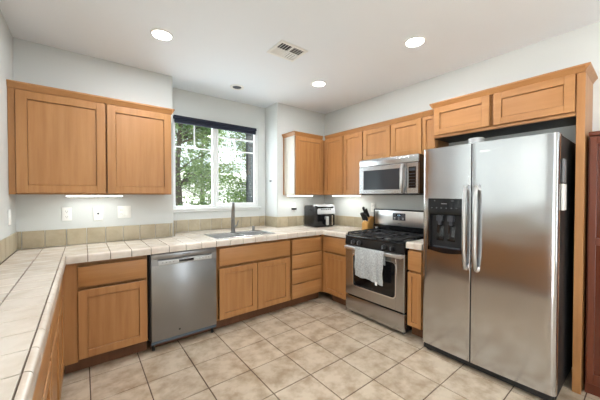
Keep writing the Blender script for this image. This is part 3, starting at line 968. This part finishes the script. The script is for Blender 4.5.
fc = thing('faucet', 'brushed nickel pull-out kitchen faucet with side lever behind the sink', 'faucet', (-1.063, .418, .927))
mb = MB(); mb.lathe([(0, 0), (.030, 0), (.030, .006), (.026, .010), (.024, .03), (.022, .135), (.024, .140), (.024, .150), (.018, .155), (0, .155)]); obj('body', mb, 'nickel', fc)
mb = MB(); mb.tube([(0, 0, .148), (-.002, -.006, .19), (-.006, -.020, .27), (-.010, -.034, .345), (-.012, -.040, .362)], [.020, .0215, .019, .0155, .009], 18); obj('spray_wand', mb, 'nickel', fc)
mb = MB(); mb.tube([(.018, 0, .070), (.045, -.004, .078), (.056, -.006, .100), (.066, -.008, .142)], [.012, .010, .008, .006], 12); mb.cyl((.0, 0, .066), (.034, 0, .072), .016, .014); obj('lever', mb, 'nickel', fc)
ag = thing('air_gap', 'small dark cylindrical air gap cap right of the faucet', 'air gap', (-.782, .435, .927))
mb = MB(); mb.lathe([(0, 0), (.022, 0), (.022, .004), (.017, .006), (.017, .05), (.013, .058), (0, .060)]); obj('cap', mb, 'nickel', ag)

# ------------------------------------------------------------------ air fryer
af = thing('air_fryer', 'black countertop air fryer with silver control top in the counter corner', 'air fryer', (.230, .330, .9215), math.radians(-9))
aw, ad, ah = .165, .160, .305
mb = MB(); mb.box(-aw, aw, -ad, ad, .004, ah, .032, 4); obj('body', mb, 'black', af)
mb = MB(); mb.prism([(-ad - .012, .185), (-ad - .016, .200), (-ad + .012, ah + .008), (-ad + .10, ah + .016), (-ad + .12, ah - .02), (-ad + .02, .185)], -aw + .034, aw + .004, 'x', .012); top = obj('control_top', mb, 'silver_top', af)
mb = MB()
nrm = Vector((0, -.95, .31))
for i, u in enumerate((-.07, -.035, 0.0, .035, .07)):
    mb.cyl((u + .012, -ad - .003, .250), (u + .012, -ad - .0095, .252), .0095, seg=14)
obj('button', mb, 'dgrey', top)
mb = MB(); mb.box(-aw + .024, aw - .004, -ad - .010, -ad + .02, .018, .180, .012, 3); dr = obj('basket_drawer', mb, 'blackg', af)
mb = MB(); mb.box(-.020, .020, -ad - .060, -ad - .008, .112, .152, .008, 2).box(-.024, .024, -ad - .064, -ad - .046, .035, .155, .008, 2); obj('drawer_handle', mb, 'silverp', dr)
mb = MB(); mb.box(.105, .125, -ad - .0125, -ad - .009, .03, .165, .002); obj('chrome_strip', mb, 'chrome', dr)
for u in (-.09, .09):
    for d in (-.11, .11): obj('foot', MB().cyl((u, d, 0), (u, d, .008), .014, seg=12), 'blackm', af)

# ------------------------------------------------------------------ knife block with knives
kbk = thing('knife_block', 'light wooden knife block on the counter left of the stove', 'knife block', (.42, -.388, .9215), math.radians(-90))
# local: u right (-y world), d into wall (+x)
poly = [(-.05, 0), (.055, 0), (.085, .165), (.04, .185), (-.05, .090)]
mb = MB(); mb.prism(poly, -.045, .045, 'x', .004); obj('block', mb, 'bamboo', kbk)
Rz = Matrix.Rotation(math.radians(-90), 4, 'Z'); O_ = Vector((.42, -.388, .9215))
klab = ['black-handled knife in the block, topmost at the back left', 'black-handled knife in the block, topmost at the back right',
        'black-handled knife low in the block front, left slot', 'black-handled knife low in the block front, middle slot', 'black-handled knife low in the block front, right slot']
ax = Vector((0, -.50, .86)).normalized()
for k, (u, d, z, ln) in enumerate(((-.020, .016, .168, .150), (.020, .012, .164, .130), (-.028, -.028, .121, .120), (.0, -.026, .123, .125), (.028, -.028, .121, .110))):
    base_p = Vector((u, d, z))
    w0 = O_ + Rz @ base_p
    kt = thing('kitchen_knife', klab[k], 'knife', w0, math.radians(-90), 'knives in the wooden block')
    mb = MB(); mb.tube([ax * .012, ax * .03, ax * (ln * .6), ax * (ln - .008), ax * ln], [.012, .0135, .012, .0145, .008], 10, flat=1.35, up=Vector((0, -1, 0))); obj('handle', mb, 'blackm', kt)
    mb = MB(); mb.tube([ax * -.004, ax * .014], [.0095, .0095], 10, flat=1.2, up=Vector((0, -1, 0))); obj('bolster', mb, 'chrome', kt)

# ------------------------------------------------------------------ outlets and switches
def plate(name, label, cat, loc, rotz, w=.070, h=.118, kind='outlet'):
    """local: u right, -d towards the room; loc is the bottom centre on the wall"""
    t = thing(name, label, cat, loc, rotz)
    obj('plate', bx(-w / 2, w / 2, -.007, -.0005, 0, h, .003, 2), 'white', t)
    if kind == 'outlet':
        for z in (h * .30, h * .70):
            s = obj('socket', MB().cyl((0, -.006, z), (0, -.0095, z), .017, seg=20), 'white', t)
            mb = MB(); mb.box(-.008, -.0055, -.0100, -.008, z - .004, z + .007).box(.0055, .008, -.0100, -.008, z - .004, z + .006).cyl((0, -.0100, z - .010), (0, -.008, z - .010), .003, seg=8); obj('slot', mb, 'dgrey', s)
    if kind == 'jack':
        s = obj('jack', MB().box(-.016, .016, -.012, -.006, h * .02, h * .30, .002), 'white', t)
        mb = MB(); mb.cyl((0, -.006, h * .52), (0, -.014, h * .52), .009, seg=14); obj('connector', mb, 'dgrey', t)
    if kind == 'double':
        s = obj('socket', bx(-.040, -.008, -.0095, -.006, h * .18, h * .82, .002), 'white', t)
        mb = MB()
        for z in (h * .33, h * .66): mb.box(-.031, -.0285, -.0100, -.008, z - .004, z + .006).box(-.0205, -.018, -.0100, -.008, z - .004, z + .006)
        obj('slot', mb, 'dgrey', s)
        obj('rocker', bx(.008, .040, -.011, -.006, h * .18, h * .82, .003, 2), 'white', t)
    if kind == 'switch':
        obj('rocker', bx(-.016, .016, -.011, -.006, h * .2, h * .8, .003, 2), 'white', t)
    return t
plate('wall_outlet', 'white double-socket outlet plate, leftmost under the large left cabinet', 'outlet', (-2.582, YB, 1.142), 0)
plate('jack_plate', 'white plate with one dark round jack, middle of three under the left cabinet', 'jack plate', (-2.355, YB, 1.130), 0, .074, .128, 'jack')
plate('wall_outlet', 'wide white plate with socket and switch, left of the window', 'outlet', (-2.145, YB, 1.144), 0, .114, .120, 'double')
plate('light_switch', 'white switch plate on the left side wall', 'switch', (XL, .309, 1.145), PI / 2, kind='switch')
plate('wall_outlet', 'white outlet plate on the back wall left of the air fryer', 'outlet', (-.052, YB, 1.142), 0)
pg = thing('power_plug', 'black power plug in the outlet left of the air fryer', 'plug', (-.052, YB - .0101, 1.160))
obj('plug_body', bx(-.045, .030, -.030, 0, 0, .026, .005, 2), 'blackm', pg)
plate('wall_outlet', 'white outlet plate behind the knife block', 'outlet', (XR, -.372, 1.150), R90)
hk = thing('wall_hook', 'tiny dark hook on the wall right of the window', 'hook', (XS1, .735, 1.565), PI / 2 + PI)
mb = MB(); mb.box(-.024, .024, -.006, -.0005, 0, .02, .002); obj('base', mb, 'dgrey', hk)
mb = MB(); mb.tube([(0, -.005, .012), (0, -.018, .010), (0, -.020, .020)], .004, 8); obj('prong', mb, 'blackm', hk)

# ------------------------------------------------------------------ window blind
bd = thing('roller_blind', 'dark navy roller blind rolled up at the top of the window', 'blind', (-1.05, .858, 2.222))
mb = MB(); mb.box(-.560, .545, -.022, .030, 0.062, .102, .006, 2); obj('headrail', mb, 'navy', bd)
mb = MB(); mb.cyl((-.545, .004, .040), (.530, .004, .040), .026, seg=24); obj('fabric_roll', mb, 'navy', bd)
mb = MB(); mb.box(-.545, .530, -.022, -.010, .014, .045, .004, 2); obj('bottom_bar', mb, 'navy', bd)

# ------------------------------------------------------------------ ceiling fixtures
def can(label, x, y):
    t = thing('recessed_light', label, 'ceiling light', (x, y, H))
    mb = MB(); mb.lathe([(.068, -.004), (.072, -.009), (.082, -.006), (.085, -.0005), (.068, -.0005)], seg=40); obj('trim_ring', mb, 'white', t)
    mb = MB(); mb.lathe([(0, -.010), (.045, -.0085), (.068, -.004), (.068, -.001), (0, -.001)], seg=40); obj('lens', mb, 'lamp_glow', t)
    l = lamp('can_lamp', 'AREA', (0, 0, -.016), CAN_W_LEFT if x < -1.5 else CAN_W, (0.93, 0.97, 1.0), shape='DISK', size=.13)
    l.parent = t
    l['kind'] = 'light'
    return t
can('glowing round recessed ceiling light above the left cabinet, nearest the left wall', -1.954, -.218)
can('glowing round recessed ceiling light in front of the refrigerator', -.26, -1.415)
can('glowing round recessed ceiling light near the far corner above the stove', -.309, -.268)
can('glowing round recessed ceiling light above the left run of cabinets, just ahead of the camera', -1.954, -1.415)
can('glowing round recessed ceiling light behind the camera, nearer the left wall', -1.954, -3.0)
can('glowing round recessed ceiling light behind the camera, nearer the right wall', -.26, -3.0)
sd = thing('recessed_light', 'small unlit round recessed fixture in the ceiling before the window', 'ceiling light', (-1.009, .41, H))
mb = MB(); mb.lathe([(.052, -.004), (.060, -.010), (.078, -.008), (.082, -.0005), (.052, -.0005)], seg=36); obj('trim_ring', mb, 'white', sd)
mb = MB(); mb.lathe([(0, -.003), (.030, -.006), (.052, -.003), (.052, -.001), (0, -.001)], seg=30); obj('lens', mb, 'dgrey', sd)
vt = thing('ceiling_vent', 'white louvred air vent in the ceiling', 'vent', (-1.014, -.63, H), 0)
w, d = .145, .122
mb = MB(); r = .028
mb.box(-w, w, -d, -d + r, -.010, -.0005, .003).box(-w, w, d - r, d, -.010, -.0005, .003).box(-w, -w + r, -d + r, d - r, -.010, -.0005, .003).box(w - r, w, -d + r, d - r, -.010, -.0005, .003)
mb.box(-.006, .006, -d + r, d - r, -.009, -.0005).box(-w + r, w - r, -.005, .005, -.009, -.0005)
obj('vent_frame', mb, 'white', vt)
obj('duct_opening', bx(-w + r - .002, w - r + .002, -d + r - .002, d - r + .002, -.0025, -.0006), 'blackm', vt)
for sx in (-1, 1):
    for sy in (-1, 1):
        mb = MB()
        for k in range(4):
            if sx * sy > 0:
                x = sx * (.014 + k * .027); mb.prism([(x, -.0026), (x + .004, -.0026), (x + sx * .010 + .004, -.010), (x + sx * .010, -.010)], sy * .006, sy * (d - r), 'y')
            else:
                y = sy * (.012 + k * .022); mb.prism([(y, -.0026), (y + .004, -.0026), (y + sy * .009 + .004, -.010), (y + sy * .009, -.010)], sx * .007, sx * (w - r), 'x')
        obj('louvre', mb, 'white', vt)

# ------------------------------------------------------------------ under-cabinet lights
def ucl(label, loc, rotz, ln, watts):
    t = thing('under_cabinet_light', label, 'light', loc, rotz)
    obj('housing', bx(-ln / 2, ln / 2, -.03, .03, -.012, -.0005, .002), 'white', t)
    obj('lens', bx(-ln / 2 + .006, ln / 2 - .006, -.026, .026, -.019, -.0125, .002), 'led_glow', t)
    l = lamp('strip_lamp', 'AREA', (0, 0, -.022), watts, (0.95, 1.0, 0.97), shape='RECTANGLE', size=ln, size_y=.04)
    l.parent = t; l['kind'] = 'light'
ucl('long glowing light strip under the large left wall cabinet', (-2.378, .40, UZ0), 0, .41, 0.36)
ucl('glowing light strip under the single-door corner wall cabinet', (-.06, .40, UZ0), 0, .43, 0.36)
ucl('glowing light strip under the tall cabinet left of the microwave', (.42, -.02, UZ0), R90, .48, 0.36)

# ------------------------------------------------------------------ outside
struct('ground', bx(-18, 22, -16, 26, -.30, -.105), 'concrete')
hs = thing('neighbour_house', 'bright white stucco house wall beyond the trees', 'house', (5, 13, -.10))
obj('house_wall', bx(-14, 9, 0, .3, 0, 2.6), 'house', hs)
obj('roof_edge', bx(-14.3, 9.3, -.5, .5, 2.6, 2.78), 'house', hs)
def tree(label, x, y, h, spread, nleaf, leaf, seed, low=.3):
    rnd = random.Random(seed)
    t = thing('tree', label, 'tree', (x, y, -.10))
    mb = MB(); tips = []
    trunk = [(0, 0, 0), (.03, .02, h * .25), (-.02, .05, h * .5), (.06, .0, h * .75), (.05, .05, h)]
    mb.tube(trunk, [.10, .085, .065, .045, .015], 10)
    for k in range(26):
        s = rnd.uniform(low * .6, .95); z = h * s
        a = rnd.uniform(0, 2 * PI); ln = spread * rnd.uniform(.5, 1.0) * (1.15 - s * .6)
        p0 = Vector((0.02, .03, z)); p1 = p0 + Vector((math.cos(a) * ln * .5, math.sin(a) * ln * .5, ln * .22)); p2 = p0 + Vector((math.cos(a + .2) * ln, math.sin(a + .2) * ln, ln * rnd.uniform(.1, .5)))
        mb.tube([p0, p1, p2], [.028, .016, .005], 6)
        for q in (.45, .7, .9, 1.0): tips.append(p0.lerp(p2, q) + Vector((0, 0, ln * .06)))
    obj('trunk', mb, 'bark', t)
    mb = MB(); b = mb.bm
    per = max(1, nleaf // len(tips))
    for tp in tips:
        for k in range(per):
            c = tp + Vector((rnd.gauss(0, .20), rnd.gauss(0, .20), rnd.gauss(0, .17)))
            L_ = rnd.uniform(.06, .11); Wd = L_ * .32
            m = Matrix.Translation(c) @ Matrix.Rotation(rnd.uniform(0, 2 * PI), 4, 'Z') @ Matrix.Rotation(rnd.uniform(-1.1, .6), 4, 'Y') @ Matrix.Rotation(rnd.uniform(-.7, .7), 4, 'X')
            v = [b.verts.new(m @ Vector(q)) for q in ((0, 0, 0), (L_ * .45, -Wd, .008), (L_, 0, -.012), (L_ * .45, Wd, .008), (L_ * .45, 0, -.004))]
            b.faces.new((v[0], v[1], v[4])); b.faces.new((v[1], v[2], v[4])); b.faces.new((v[2], v[3], v[4])); b.faces.new((v[3], v[0], v[4]))
    fo = obj('foliage', mb, leaf, t)
    return t
hb = thing('sun_block_tower', 'tall pale building added outside to the left to shade the garden', 'blocker', (-11.5, 6.5, -.3))  # unseen block added to keep the sun off trees and side window
obj('blocker_wall', bx(-1.5, 1.5, -10.35, 2.2, 0, 11.5), 'house', hb)
obj('roof_edge', bx(-1.6, 1.6, -10.4, 2.3, 11.5, 11.8), 'stucco', hb)
tree('leafy green tree seen through the left window pane', -.75, 4.0, 4.2, 1.25, 9000, 'leaf', 3)
tree('leafy green tree seen through the right window pane', 1.9, 5.2, 4.6, 1.3, 9000, 'leaf', 8)
tree('paler tree behind, between the two green trees', 1.6, 9.4, 5.4, 2.0, 7000, 'leaf2', 5)
